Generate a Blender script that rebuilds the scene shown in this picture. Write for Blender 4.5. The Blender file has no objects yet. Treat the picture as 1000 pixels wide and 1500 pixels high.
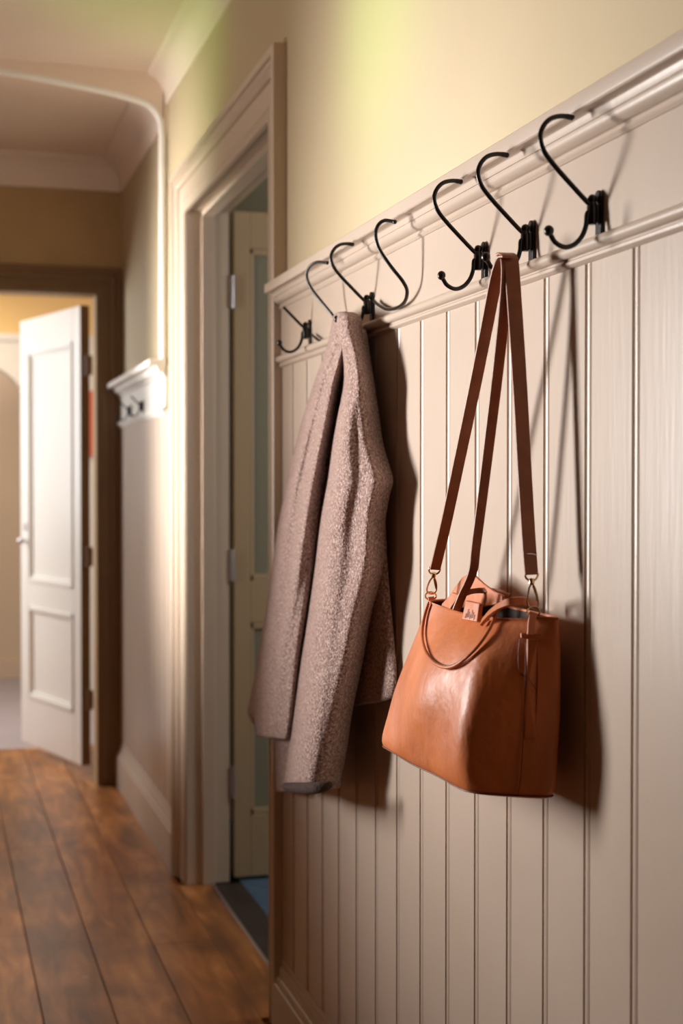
import bpy, bmesh, math, random
from mathutils import Vector, Matrix
random.seed(7)
S = bpy.context.scene
COL = S.collection

# ------------------------------------------------------------------ camera
CAMH = 1.22
FPX = 2080.0
YAW = math.radians(16.04)
PITCH = math.radians(0.99)
cam = bpy.data.cameras.new('camera')
cam.sensor_fit = 'VERTICAL'
cam.sensor_height = 36.0
cam.lens = FPX / 1500 * 36.0
cam.clip_start = 0.05
cam.dof.use_dof = True
cam.dof.focus_distance = 1.97
cam.dof.aperture_fstop = 4.5
camo = bpy.data.objects.new('camera', cam)
COL.objects.link(camo)
FWD = Vector((math.sin(YAW) * math.cos(PITCH), math.cos(YAW) * math.cos(PITCH), -math.sin(PITCH)))
RGT = Vector((math.cos(YAW), -math.sin(YAW), 0))
UPV = RGT.cross(FWD)
camo.matrix_world = Matrix(((RGT.x, UPV.x, -FWD.x, 0), (RGT.y, UPV.y, -FWD.y, 0), (RGT.z, UPV.z, -FWD.z, CAMH), (0, 0, 0, 1)))
S.camera = camo

# ------------------------------------------------------------------ view
S.view_settings.view_transform = 'Standard'
S.view_settings.look = 'None'
S.view_settings.gamma = 1.0
S.view_settings.exposure = -0.16
S.view_settings.use_curve_mapping = False

# ------------------------------------------------------------------ light
w = bpy.data.worlds.new('world')
S.world = w
w.use_nodes = True
bg = w.node_tree.nodes['Background']
bg.inputs[0].default_value = (1.0, 0.74, 0.48, 1)
bg.inputs[1].default_value = 0.008


def area(name, loc, aim, sx, sy, energy, color, spread=180):
    l = bpy.data.lights.new(name, 'AREA')
    l.shape = 'RECTANGLE'
    l.size = sx
    l.size_y = sy
    l.energy = energy
    l.color = color
    l.spread = math.radians(spread)
    o = bpy.data.objects.new(name, l)
    COL.objects.link(o)
    o.location = loc
    d = Vector(aim) - Vector(loc)
    o.rotation_euler = d.to_track_quat('-Z', 'Y').to_euler()
    return o


# daylight through the low window of the left wall, the glazed door further on, the room beyond, plus added fills
area('window_daylight', (-1.02, 3.16, 1.36), (0.74, 1.92, 1.46), 0.30, 0.90, 15.5, (1.0, 0.965, 0.935), 68)
area('window_skylight', (-1.02, 3.16, 1.38), (0.1, 3.5, 3.3), 0.36, 0.9, 11.5, (1.0, 0.90, 0.82), 170)  # added fill aimed upward to brighten the ceiling
area('glazed_door_daylight', (-1.0, 4.55, 1.42), (0.735, 4.47, 1.50), 0.22, 1.4, 13, (1.0, 0.94, 0.88), 44)
area('alcove_light', (0.1, 8.9, 2.40), (0.1, 8.9, 0.0), 0.5, 0.3, 7, (1.0, 0.95, 0.88))  # added to brighten the space behind the arch
area('far_room_daylight', (-0.9, 7.1, 1.6), (0.6, 6.3, 1.0), 0.7, 1.2, 36, (0.95, 0.98, 1.0))
area('far_room_ceiling_light', (-0.1, 7.6, 2.3), (0.0, 8.0, 0.0), 0.6, 0.6, 16, (1.0, 0.86, 0.66))
area('side_room_daylight', (2.3, 3.4, 1.7), (1.0, 4.2, 1.1), 0.5, 0.8, 12.0, (0.95, 0.97, 1.0))  # added cool fill for the windowless side room


def spot(name, loc, aim, energy, color, deg):
    l = bpy.data.lights.new(name, 'SPOT')
    l.energy = energy
    l.color = color
    l.spot_size = math.radians(deg)
    l.spot_blend = 1.0
    l.shadow_soft_size = 0.15
    o = bpy.data.objects.new(name, l)
    COL.objects.link(o)
    o.location = loc
    o.rotation_euler = (Vector(aim) - Vector(loc)).to_track_quat('-Z', 'Y').to_euler()


# added green spots that tint the upper plaster and the cornice; source unseen
spot('foliage_bounce', (-0.9, 2.75, 1.2), (0.747, 2.36, 2.07), 95, (0.40, 1.0, 0.06), 19)
spot('foliage_bounce', (-0.9, 3.3, 1.2), (0.70, 4.05, 2.52), 60, (0.50, 1.0, 0.16), 26)


def PX(px, py, X=None, Y=None, Z=None):
    """the point of the hall that lies on a plane X, Y or Z = const along a line of sight"""
    d = FWD + RGT * ((px - 500) / FPX) + UPV * ((750 - py) / FPX)
    o = Vector((0, 0, CAMH))
    if X is not None:
        t = X / d.x
    elif Y is not None:
        t = Y / d.y
    else:
        t = (Z - CAMH) / d.z
    return o + d * t


# ------------------------------------------------------------------ materials
def lin(r, g, b):
    f = lambda c: (c / 255 / 12.92) if c <= 10 else ((c / 255 + 0.055) / 1.055) ** 2.4
    return (f(r), f(g), f(b), 1)


def mat(name, col, rough=0.5, metal=0.0, spec=0.5, noise=None, bump=None, coat=0.0):
    """noise=(scale, colour2, amount, stretch) ; bump=(scale, strength, distance, stretch)"""
    m = bpy.data.materials.new(name)
    m.use_nodes = True
    nt = m.node_tree
    N = nt.nodes
    L = nt.links
    b = N['Principled BSDF']
    b.inputs['Base Color'].default_value = col
    b.inputs['Roughness'].default_value = rough
    b.inputs['Metallic'].default_value = metal
    b.inputs['Specular IOR Level'].default_value = spec
    b.inputs['Coat Weight'].default_value = coat
    tc = N.new('ShaderNodeTexCoord')

    def mp(stretch):
        q = N.new('ShaderNodeMapping')
        q.inputs['Scale'].default_value = stretch
        L.new(tc.outputs['Object'], q.inputs['Vector'])
        return q.outputs[0]
    if noise:
        sc, c2, amt, st = noise
        n = N.new('ShaderNodeTexNoise')
        n.inputs['Scale'].default_value = sc
        n.inputs['Detail'].default_value = 5
        L.new(mp(st), n.inputs['Vector'])
        r = N.new('ShaderNodeValToRGB')
        r.color_ramp.elements[0].position = 0.35
        r.color_ramp.elements[1].position = 0.65
        r.color_ramp.elements[0].color = (0, 0, 0, 1)
        r.color_ramp.elements[1].color = (amt, amt, amt, 1)
        L.new(n.outputs['Fac'], r.inputs[0])
        mx = N.new('ShaderNodeMix')
        mx.data_type = 'RGBA'
        mx.inputs['A'].default_value = col
        mx.inputs['B'].default_value = c2
        L.new(r.outputs[0], mx.inputs['Factor'])
        L.new(mx.outputs['Result'], b.inputs['Base Color'])
    if bump:
        sc, stg, dist, st = bump
        n = N.new('ShaderNodeTexNoise')
        n.inputs['Scale'].default_value = sc
        n.inputs['Detail'].default_value = 4
        L.new(mp(st), n.inputs['Vector'])
        bp = N.new('ShaderNodeBump')
        bp.inputs['Strength'].default_value = stg
        bp.inputs['Distance'].default_value = dist
        L.new(n.outputs['Fac'], bp.inputs['Height'])
        L.new(bp.outputs[0], b.inputs['Normal'])
    return m


M = {}
M['plaster'] = mat('plaster', lin(200, 183, 150), 0.75, noise=(1.6, lin(192, 173, 138), 0.6, (1, 1, 1)), bump=(60, 0.08, 0.004, (1, 1, 1)))
M['paint'] = mat('greige_paint', lin(200, 182, 166), 0.30, noise=(3, lin(190, 171, 154), 0.6, (1, 1, 1)), bump=(40, 0.12, 0.002, (1, 3, 0.25)))
M['casing'] = mat('casing_paint', lin(208, 189, 168), 0.38, bump=(40, 0.08, 0.002, (1, 3, 0.25)))
M['ceil'] = mat('ceiling_paint', lin(238, 220, 204), 0.85, bump=(50, 0.05, 0.003, (1, 1, 1)))
M['white'] = mat('white_gloss_paint', lin(243, 240, 234), 0.35)
M['far_brown'] = mat('brown_paint', lin(188, 158, 114), 0.7, noise=(3, lin(168, 136, 92), 0.5, (1, 1, 1)))
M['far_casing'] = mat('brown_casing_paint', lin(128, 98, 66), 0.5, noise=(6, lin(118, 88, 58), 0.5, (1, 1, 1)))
M['orange'] = mat('apricot_paint', lin(250, 214, 150), 0.8)
M['tan'] = mat('tan_paint', lin(222, 200, 176), 0.8)
M['grey_floor'] = mat('grey_tile', lin(176, 166, 172), 0.5, noise=(4, lin(165, 156, 160), 0.6, (1, 1, 1)))
M['coral'] = mat('coral_cloth', lin(222, 120, 98), 0.9)
M['blue'] = mat('blue_carpet', lin(92, 118, 146), 0.9, noise=(30, lin(70, 96, 122), 0.8, (1, 1, 1)))
M['slate'] = mat('dark_slate', lin(66, 56, 54), 0.45, noise=(12, lin(50, 42, 40), 0.7, (1, 1, 1)))
M['steel'] = mat('brushed_steel', lin(205, 200, 205), 0.32, metal=0.9)
M['side_wall'] = mat('grey_green_paint', lin(168, 160, 134), 0.8)
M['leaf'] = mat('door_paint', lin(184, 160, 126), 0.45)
M['panelp'] = mat('door_panel_paint', lin(140, 136, 114), 0.45)  # same door paint darkened: shade of the recessed panels put into the colour
M['iron'] = mat('black_iron', lin(26, 22, 20), 0.28, metal=0.35, spec=0.7, bump=(90, 0.15, 0.001, (1, 1, 1)))
M['strap'] = mat('brown_strap_leather', lin(158, 92, 56), 0.42, noise=(40, lin(136, 76, 44), 0.7, (1, 1, 1)), bump=(220, 0.15, 0.0006, (1, 1, 1)))
M['gold'] = mat('pale_gold_metal', lin(222, 190, 150), 0.22, metal=1.0)
M['thread'] = mat('dark_edge_paint', lin(104, 48, 22), 0.5)
M['bag_in'] = mat('bag_lining', lin(44, 26, 18), 0.8)


def leather():
    m = mat('tan_leather', lin(214, 122, 66), 0.40, spec=0.45, noise=(11, lin(184, 98, 50), 0.8, (1, 1, 0.7)), bump=(17, 0.5, 0.010, (1, 1, 0.8)))
    nt = m.node_tree
    N, L = nt.nodes, nt.links
    b = N['Principled BSDF']
    n = N.new('ShaderNodeTexNoise')
    n.inputs['Scale'].default_value = 16
    n.inputs['Detail'].default_value = 6
    tc = N.new('ShaderNodeTexCoord')
    L.new(tc.outputs['Object'], n.inputs['Vector'])
    mr = N.new('ShaderNodeMapRange')
    mr.inputs['From Min'].default_value = 0.3
    mr.inputs['From Max'].default_value = 0.7
    mr.inputs['To Min'].default_value = 0.36
    mr.inputs['To Max'].default_value = 0.58
    L.new(n.outputs['Fac'], mr.inputs['Value'])
    L.new(mr.outputs[0], b.inputs['Roughness'])
    return m


M['leather'] = leather()


def wool():
    m = bpy.data.materials.new('boucle_wool')
    m.use_nodes = True
    nt = m.node_tree
    N, L = nt.nodes, nt.links
    b = N['Principled BSDF']
    b.inputs['Roughness'].default_value = 0.95
    b.inputs['Specular IOR Level'].default_value = 0.15
    b.inputs['Sheen Weight'].default_value = 0.35
    b.inputs['Sheen Roughness'].default_value = 0.5
    b.inputs['Sheen Tint'].default_value = (1, 0.85, 0.8, 1)
    tc = N.new('ShaderNodeTexCoord')
    n = N.new('ShaderNodeTexNoise')
    n.inputs['Scale'].default_value = 270
    n.inputs['Detail'].default_value = 5
    n.inputs['Distortion'].default_value = 0.6
    n2 = N.new('ShaderNodeTexVoronoi')
    n2.inputs['Scale'].default_value = 340
    L.new(tc.outputs['Object'], n.inputs['Vector'])
    L.new(tc.outputs['Object'], n2.inputs['Vector'])
    r = N.new('ShaderNodeValToRGB')
    e = r.color_ramp.elements
    e[0].position = 0.30
    e[0].color = lin(100, 76, 68)
    e[1].position = 0.66
    e[1].color = lin(216, 190, 180)
    k = e.new(0.48)
    k.color = lin(156, 127, 117)
    L.new(n.outputs['Fac'], r.inputs[0])
    L.new(r.outputs[0], b.inputs['Base Color'])
    add = N.new('ShaderNodeMath')
    add.operation = 'SUBTRACT'
    L.new(n.outputs['Fac'], add.inputs[0])
    L.new(n2.outputs['Distance'], add.inputs[1])
    bp = N.new('ShaderNodeBump')
    bp.inputs['Strength'].default_value = 0.7
    bp.inputs['Distance'].default_value = 0.003
    L.new(add.outputs[0], bp.inputs['Height'])
    L.new(bp.outputs[0], b.inputs['Normal'])
    return m


M['wool'] = wool()
M['lining'] = mat('coat_lining', lin(74, 54, 46), 0.95, noise=(260, lin(40, 28, 24), 0.9, (1, 1, 1)), bump=(260, 0.8, 0.003, (1, 1, 1)))  # wool-like but darker: shade of the rolled hem put into the colour


def planks():
    m = bpy.data.materials.new('plank_wood')
    m.use_nodes = True
    nt = m.node_tree
    N, L = nt.nodes, nt.links
    b = N['Principled BSDF']
    tc = N.new('ShaderNodeTexCoord')
    sep = N.new('ShaderNodeSeparateXYZ')
    L.new(tc.outputs['Object'], sep.inputs[0])
    a = N.new('ShaderNodeMath'); a.operation = 'SUBTRACT'; a.inputs[1].default_value = 0.237 - 0.161 * 20
    L.new(sep.outputs['X'], a.inputs[0])
    d = N.new('ShaderNodeMath'); d.operation = 'DIVIDE'; d.inputs[1].default_value = 0.161
    L.new(a.outputs[0], d.inputs[0])
    f = N.new('ShaderNodeMath'); f.operation = 'FLOOR'
    L.new(d.outputs[0], f.inputs[0])
    wn = N.new('ShaderNodeTexWhiteNoise'); wn.noise_dimensions = '1D'
    L.new(f.outputs[0], wn.inputs['W'])
    mp = N.new('ShaderNodeMapping'); mp.inputs['Scale'].default_value = (8, 1.4, 1)
    L.new(tc.outputs['Object'], mp.inputs['Vector'])
    ofs = N.new('ShaderNodeVectorMath'); ofs.operation = 'ADD'
    L.new(mp.outputs[0], ofs.inputs[0]); L.new(wn.outputs['Color'], ofs.inputs[1])
    n = N.new('ShaderNodeTexNoise'); n.inputs['Scale'].default_value = 2.2; n.inputs['Detail'].default_value = 8; n.inputs['Distortion'].default_value = 0.8
    L.new(ofs.outputs[0], n.inputs['Vector'])
    r = N.new('ShaderNodeValToRGB')
    e = r.color_ramp.elements
    e[0].position = 0.28; e[0].color = lin(122, 76, 42)
    e[1].position = 0.72; e[1].color = lin(222, 154, 90)
    k = e.new(0.5); k.color = lin(184, 118, 62)
    L.new(n.outputs['Fac'], r.inputs[0])
    # worn patches
    n2 = N.new('ShaderNodeTexNoise'); n2.inputs['Scale'].default_value = 3.0; n2.inputs['Detail'].default_value = 6
    L.new(tc.outputs['Object'], n2.inputs['Vector'])
    r2 = N.new('ShaderNodeValToRGB')
    r2.color_ramp.elements[0].position = 0.42; r2.color_ramp.elements[0].color = (0, 0, 0, 1)
    r2.color_ramp.elements[1].position = 0.66; r2.color_ramp.elements[1].color = (0.7, 0.7, 0.7, 1)
    L.new(n2.outputs['Fac'], r2.inputs[0])
    mx = N.new('ShaderNodeMix'); mx.data_type = 'RGBA'
    L.new(r2.outputs[0], mx.inputs['Factor'])
    L.new(r.outputs[0], mx.inputs['A'])
    mx.inputs['B'].default_value = lin(120, 80, 50)
    n3 = N.new('ShaderNodeTexNoise'); n3.inputs['Scale'].default_value = 1.3; n3.inputs['Detail'].default_value = 1
    L.new(tc.outputs['Object'], n3.inputs['Vector'])
    # small pale chips
    v = N.new('ShaderNodeTexVoronoi'); v.inputs['Scale'].default_value = 3.1
    L.new(tc.outputs['Object'], v.inputs['Vector'])
    lt = N.new('ShaderNodeMath'); lt.operation = 'LESS_THAN'; lt.inputs[1].default_value = 0.035
    L.new(v.outputs['Distance'], lt.inputs[0])
    mx2 = N.new('ShaderNodeMix'); mx2.data_type = 'RGBA'
    L.new(lt.outputs[0], mx2.inputs['Factor'])
    L.new(mx.outputs['Result'], mx2.inputs['A'])
    mx2.inputs['B'].default_value = lin(190, 150, 110)
    hsv = N.new('ShaderNodeHueSaturation')
    mr = N.new('ShaderNodeMapRange'); mr.inputs['To Min'].default_value = 0.8; mr.inputs['To Max'].default_value = 1.2
    L.new(wn.outputs['Value'], mr.inputs['Value'])
    L.new(mr.outputs[0], hsv.inputs['Value'])
    L.new(mx2.outputs['Result'], hsv.inputs['Color'])
    L.new(hsv.outputs[0], b.inputs['Base Color'])
    b.inputs['Roughness'].default_value = 0.36
    bp = N.new('ShaderNodeBump'); bp.inputs['Strength'].default_value = 0.25; bp.inputs['Distance'].default_value = 0.004
    L.new(n.outputs['Fac'], bp.inputs['Height'])
    L.new(bp.outputs[0], b.inputs['Normal'])
    return m


M['planks'] = planks()


# ------------------------------------------------------------------ mesh helpers
class MB:
    def __init__(s):
        s.v = []
        s.f = []

    def box(s, a, b):
        x0, y0, z0 = a
        x1, y1, z1 = b
        n = len(s.v)
        s.v += [(x0, y0, z0), (x1, y0, z0), (x1, y1, z0), (x0, y1, z0), (x0, y0, z1), (x1, y0, z1), (x1, y1, z1), (x0, y1, z1)]
        s.f += [tuple(n + i for i in q) for q in ((3, 2, 1, 0), (4, 5, 6, 7), (0, 1, 5, 4), (1, 2, 6, 5), (2, 3, 7, 6), (3, 0, 4, 7))]
        return s

    def loft(s, rings, closed=True, cap=True):
        n0 = len(s.v)
        m = len(rings[0])
        for r in rings:
            s.v += [tuple(p) for p in r]
        for i in range(len(rings) - 1):
            for j in range(m if closed else m - 1):
                k = (j + 1) % m
                s.f.append((n0 + i * m + j, n0 + i * m + k, n0 + (i + 1) * m + k, n0 + (i + 1) * m + j))
        if cap and closed:
            s.f.append(tuple(n0 + j for j in reversed(range(m))))
            e = n0 + (len(rings) - 1) * m
            s.f.append(tuple(e + j for j in range(m)))
        return s

    def extrude_y(s, prof, y0, y1):
        """closed (x, z) profile swept along the hall"""
        return s.loft([[(x, y0, z) for x, z in prof], [(x, y1, z) for x, z in prof]])

    def extrude_x(s, prof, x0, x1):
        return s.loft([[(x0, y, z) for y, z in prof], [(x1, y, z) for y, z in prof]])

    def tube(s, pts, r, n=10, cap=True):
        pts = [Vector(p) for p in pts]
        rr = r if isinstance(r, (list, tuple)) else [r] * len(pts)
        rings = []
        up = None
        for i, p in enumerate(pts):
            t = (pts[min(i + 1, len(pts) - 1)] - pts[max(i - 1, 0)]).normalized()
            if up is None:
                a = Vector((0, 0, 1)) if abs(t.z) < 0.9 else Vector((0, 1, 0))
                up = (a - t * a.dot(t)).normalized()
            else:
                up = (up - t * up.dot(t)).normalized()
            sd = t.cross(up)
            rings.append([p + (up * math.cos(2 * math.pi * k / n) + sd * math.sin(2 * math.pi * k / n)) * rr[i] for k in range(n)])
        return s.loft(rings, True, cap)

    def ball(s, c, r, n=12, sc=(1, 1, 1)):
        c = Vector(c)
        rings = []
        for i in range(1, n):
            a = math.pi * i / n
            rings.append([c + Vector((math.sin(a) * math.cos(2 * math.pi * k / n) * sc[0], math.sin(a) * math.sin(2 * math.pi * k / n) * sc[1], math.cos(a) * sc[2])) * r for k in range(n)])
        return s.loft(rings)

    def ribbon(s, pts, widths, wv, th):
        """strap: flat rectangular section with rounded edges; wv = width direction(s)"""
        pts = [Vector(p) for p in pts]
        rings = []
        for i, p in enumerate(pts):
            t = (pts[min(i + 1, len(pts) - 1)] - pts[max(i - 1, 0)]).normalized()
            wd = wv[i] if isinstance(wv, list) else wv
            wd = Vector(wd)
            wd = (wd - t * wd.dot(t)).normalized()
            nn = t.cross(wd)
            W = (widths[i] if isinstance(widths, list) else widths) / 2
            h = th / 2
            rings.append([p + wd * a * W + nn * b * h for a, b in ((-1, -.4), (-.93, -1), (.93, -1), (1, -.4), (1, .4), (.93, 1), (-.93, 1), (-1, .4))])
        return s.loft(rings)

    def build(s, name, m, parent=None, smooth=False, origin=None, bevel=0, subsurf=0, angle=40):
        me = bpy.data.meshes.new(name)
        o0 = Vector(origin) if origin is not None else Vector((0, 0, 0))
        if parent is not None and origin is None:
            o0 = parent_origin(parent)
        me.from_pydata([tuple(Vector(p) - o0) for p in s.v], [], s.f)
        me.update()
        bm = bmesh.new()
        bm.from_mesh(me)
        bmesh.ops.recalc_face_normals(bm, faces=bm.faces)
        bm.to_mesh(me)
        bm.free()
        me.materials.append(m)
        o = bpy.data.objects.new(name, me)
        COL.objects.link(o)
        if parent is not None:
            o.parent = parent
            if origin is not None:
                o.location = Vector(origin) - parent_origin(parent)
        else:
            o.location = o0
        if bevel:
            b = o.modifiers.new('bevel', 'BEVEL')
            b.width = bevel
            b.segments = 2
            b.limit_method = 'ANGLE'
        if subsurf:
            q = o.modifiers.new('subsurf', 'SUBSURF')
            q.levels = subsurf
            q.render_levels = subsurf
        if smooth:
            for p in me.polygons:
                p.use_smooth = True
            if not subsurf:
                bm = bmesh.new()
                bm.from_mesh(me)
                for e in bm.edges:
                    if len(e.link_faces) == 2 and e.calc_face_angle(0) > math.radians(angle):
                        e.smooth = False
                bm.to_mesh(me)
                bm.free()
        return o


def parent_origin(o):
    p = Vector(o.location)
    while o.parent:
        o = o.parent
        p = p + Vector(o.location)
    return p


def spline(pts, n=6):
    pts = [Vector(p) for p in pts]
    out = []
    for i in range(len(pts) - 1):
        p0 = pts[max(i - 1, 0)]
        p1, p2 = pts[i], pts[i + 1]
        p3 = pts[min(i + 2, len(pts) - 1)]
        for k in range(n):
            t = k / n
            out.append(0.5 * ((2 * p1) + (-p0 + p2) * t + (2 * p0 - 5 * p1 + 4 * p2 - p3) * t * t + (-p0 + 3 * p1 - 3 * p2 + p3) * t ** 3))
    out.append(pts[-1])
    return out


def lerp_table(tab, t):
    """tab rows (t, a, b, ...) smooth interpolation"""
    if t <= tab[0][0]:
        return list(tab[0][1:])
    for i in range(len(tab) - 1):
        if t <= tab[i + 1][0]:
            t0, t1 = tab[i][0], tab[i + 1][0]
            u = (t - t0) / (t1 - t0)
            p0 = tab[max(i - 1, 0)]
            p3 = tab[min(i + 2, len(tab) - 1)]
            res = []
            for c in range(1, len(tab[0])):
                a, b = tab[i][c], tab[i + 1][c]
                ma = (b - p0[c]) / (t1 - p0[0]) * (t1 - t0)
                mb = (p3[c] - a) / (p3[0] - t0) * (t1 - t0)
                res.append((2 * u ** 3 - 3 * u * u + 1) * a + (u ** 3 - 2 * u * u + u) * ma + (-2 * u ** 3 + 3 * u * u) * b + (u ** 3 - u * u) * mb)
            return res
    return list(tab[-1][1:])


def struct(o):
    o['kind'] = 'structure'
    return o


def tag(o, label, cat, group=None):
    o['label'] = label
    o['category'] = cat
    if group:
        o['group'] = group
    return o


def empty(name, loc):
    o = bpy.data.objects.new(name, None)
    o.empty_display_size = 0.05
    COL.objects.link(o)
    o.location = loc
    return o


# ------------------------------------------------------------------ room shell
XP = 0.747      # plaster face of the right wall
XB = 0.736      # face of the panelling
WT = 0.125      # wall thickness
YN0, YN1 = 3.03, 3.165      # near casing of the side doorway
YF0, YF1 = 4.30, 4.435      # far casing
DZ = 2.065
YE = 5.84       # end wall of the hall
YA = 4.67       # arch / change of ceiling
ZC = 2.58
XL = -1.05
FX1 = 0.819     # edge of the boards in the doorway

# floor: separate boards over a dark sub-floor, one structure mesh
fl = MB()
fl.box((XL - .1, -1.6, -0.06), (FX1, 6.78, -0.012))
xs = [0.237 + 0.161 * k for k in range(-9, 4)]
for a, b in zip(xs[:-1], xs[1:]):
    g = 0.0014
    b2 = min(b - g, FX1)
    if a + g >= FX1:
        continue
    y = -1.6
    while y < 6.78:
        L_ = random.uniform(2.6, 3.9)
        y2 = min(y + L_, 6.78)
        fl.box((a + g, y + .001, -0.012), (b2, y2 - .001, 0.0))
        y = y2
fl.box((0.7205, 3.17, -0.012), (FX1, 4.295, -0.0004))
struct(fl.build('floor', M['planks'], bevel=0.0008))

# right wall
wl = MB()
wl.box((XP, -1.6, 0), (XP + WT, YN1, ZC + .1))
wl.box((XP, YN1, DZ), (XP + WT, YF0, ZC + .1))
wl.box((XP, YF0, 0), (XP + WT, YE + .12, ZC + .1))
struct(wl.build('wall_right', M['plaster']))

# left wall with two window openings (behind the photographer's left shoulder)
wl = MB()
T = 0.12
for y0, y1, z0, z1 in ((-1.6, 2.90, 0, 2.68), (2.90, 3.42, 0, .80), (2.90, 3.42, 1.95, 2.68), (3.42, 4.35, 0, 2.68), (4.35, 4.75, 0, .65), (4.35, 4.75, 1.75, 2.68), (4.75, YE + .12, 0, 2.68)):
    wl.box((XL - T, y0, z0), (XL, y1, z1))
struct(wl.build('wall_left', M['far_casing']))  # unseen wall kept dark brown to cut the light it bounces

# ceiling: near part, lower far part behind the shallow arch
c = MB()
c.box((XL - .1, -1.6, ZC), (XP + .05, YA, ZC + .08))
c.box((XL - .1, YA, 2.545), (XP + .05, YE + .12, ZC + .08))
struct(c.build('ceiling', M['ceil']))

# cornice near
cv = [(XP + .002, 2.475), (XP - .006, 2.475), (XP - .010, 2.485)]
for k in range(7):
    a = k / 6 * math.pi / 2
    cv.append((XP - .010 - .052 * (1 - math.cos(a)), 2.487 + .080 * math.sin(a)))
cv += [(XP - .066, 2.570), (XP - .066, ZC), (XP + .002, ZC)]
struct(MB().extrude_y(cv, -1.6, YA + .03).build('trim_1', M['ceil'], smooth=True))
cv2 = [(XP + .002, 2.425), (XP - .006, 2.425), (XP - .010, 2.433)]
for k in range(7):
    a = k / 6 * math.pi / 2
    cv2.append((XP - .010 - .075 * (1 - math.cos(a)), 2.435 + .095 * math.sin(a)))
cv2 += [(XP - .09, 2.533), (XP - .09, 2.546), (XP + .002, 2.546)]
struct(MB().extrude_y(cv2, YA + .06, YE).build('trim_2', M['ceil'], smooth=True))
cv3 = [(YE - (XP - x), z) for x, z in cv2]
struct(MB().extrude_x(cv3, XL, XP).build('trim_3', M['ceil'], smooth=True))

# shallow arch rib across the hall where the ceiling steps down
rib = MB()
pts = [Vector((XP - .016, YA, 1.62)), Vector((XP - .016, YA, 2.0)), Vector((XP - .016, YA, 2.30)), Vector((XP - .016, YA, 2.395))]
for k in range(1, 7):
    a = k / 6 * math.radians(80)
    pts.append(Vector((XP - .016 - .095 * (1 - math.cos(a)), YA, 2.395 + .095 * math.sin(a))))
for X_, Z_ in ((.56, 2.507), (.45, 2.522), (.33, 2.536), (.2, 2.548), (.0, 2.556), (-.2, 2.558), (-.6, 2.54), (XL + .05, 2.50)):
    pts.append(Vector((X_, YA, Z_)))
rib.tube(pts, 0.0135, 12)
struct(rib.build('trim_4', M['white'], smooth=True))
hd = MB()
top = ZC + 0.0
for a, b in zip(pts[3:-1], pts[4:]):
    n = len(hd.v)
    for yy in (YA - .012, YA + .05):
        hd.v += [(a.x, yy, a.z), (b.x, yy, b.z), (b.x, yy, top), (a.x, yy, top)]
    hd.f += [(n, n + 1, n + 2, n + 3), (n + 7, n + 6, n + 5, n + 4), (n, n + 4, n + 5, n + 1)]
hd.box((XP - .012, YA - .012, 2.38), (XP + .001, YA + .05, ZC))
struct(hd.build('wall_bulkhead', M['ceil']))

# end wall with doorway
XD0, XD1, ZD = -0.17, 0.64, 2.005
e = MB()
e.box((XL - .1, YE, 0), (XD0, YE + .12, 2.6))
e.box((XD1, YE, 0), (XP + .01, YE + .12, 2.6))
e.box((XD0, YE, ZD), (XD1, YE + .12, 2.6))
struct(e.build('wall_end', M['far_brown']))


def casing(name, m, stations, prof, wallpos, axis):
    """stations: function w -> list of 4 (u, z); prof (w, t)"""
    rings = []
    for s_ in range(4):
        ring = []
        for w_, t_ in prof:
            u, z = stations(w_)[s_]
            ring.append((wallpos - t_, u, z) if axis == 'x' else (u, wallpos - t_, z))
        rings.append(ring)
    return struct(MB().loft(rings).build(name, m, smooth=True, angle=25))


def prof_casing(W, T0, T1):
    k = T0 - T1
    p = [(0, -.002), (0, T0 * .93), (.003, T0), (.017, T0), (.020, T0 - .002), (.0205, T0 - k * .45), (.024, T0 - k * .45), (.028, T0 - k * .22), (.032, T0 - k * .22)]
    p += [(.036, T0 - k * .55), (.044, T0 - k * .72), (.050, T0 - k * .80), (.0505, T1 - .003), (.055, T1 - .003), (.056, T1), (W - .030, T1 + .001), (W - .024, T1 + .004), (W - .018, T1 + .001), (W - .003, T1), (W, T1 - .003), (W, -.002)]
    return p


casing('trim_5', M['casing'], lambda w_: [(YN0 + w_, 0), (YN0 + w_, 2.19 - w_), (YF1 - w_, 2.19 - w_), (YF1 - w_, 0)], prof_casing(.135, .032, .012), XP, 'x')
casing('trim_6', M['far_casing'], lambda w_: [(XD0 - .105 + w_, 0), (XD0 - .105 + w_, ZD + .105 - w_), (XD1 + .105 - w_, ZD + .105 - w_), (XD1 + .105 - w_, 0)], prof_casing(.105, .028, .012), YE, 'y')

# lining and stop of the side doorway
j = MB()
j.box((XP - .006, YF0 - .004, 0), (XP + WT + .003, YF0 + .01, DZ + .01))
j.box((XP - .006, YN1 - .01, 0), (XP + WT + .003, YN1 + .004, DZ + .01))
j.box((XP - .006, YN1, DZ - .004), (XP + WT + .003, YF0, DZ + .01))
for a, b in (((.789, YF0 - .018, 0), (.829, YF0 - .002, DZ)), ((.789, YN1 + .002, 0), (.829, YN1 + .018, DZ)), ((.789, YN1 + .002, DZ - .02), (.829, YF0 - .002, DZ))):
    j.box(a, b)
struct(j.build('trim_7', M['casing'], bevel=0.002))

# baseboards
bp_ = [(XB + .004, 0), (.714, 0), (.714, .122), (.716, .128), (.719, .130), (.7195, .137), (.723, .143), (.726, .145), (.7265, .153), (.730, .162), (.7325, .165), (.733, .176), (XB + .001, .183), (XB + .004, .183)]
struct(MB().extrude_y(bp_, -1.6, YN0 + .001).build('baseboard_right', M['paint'], smooth=True, angle=25))
struct(MB().extrude_y(bp_, YF1 - .001, YE).build('baseboard_far', M['paint'], smooth=True, angle=25))


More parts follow.
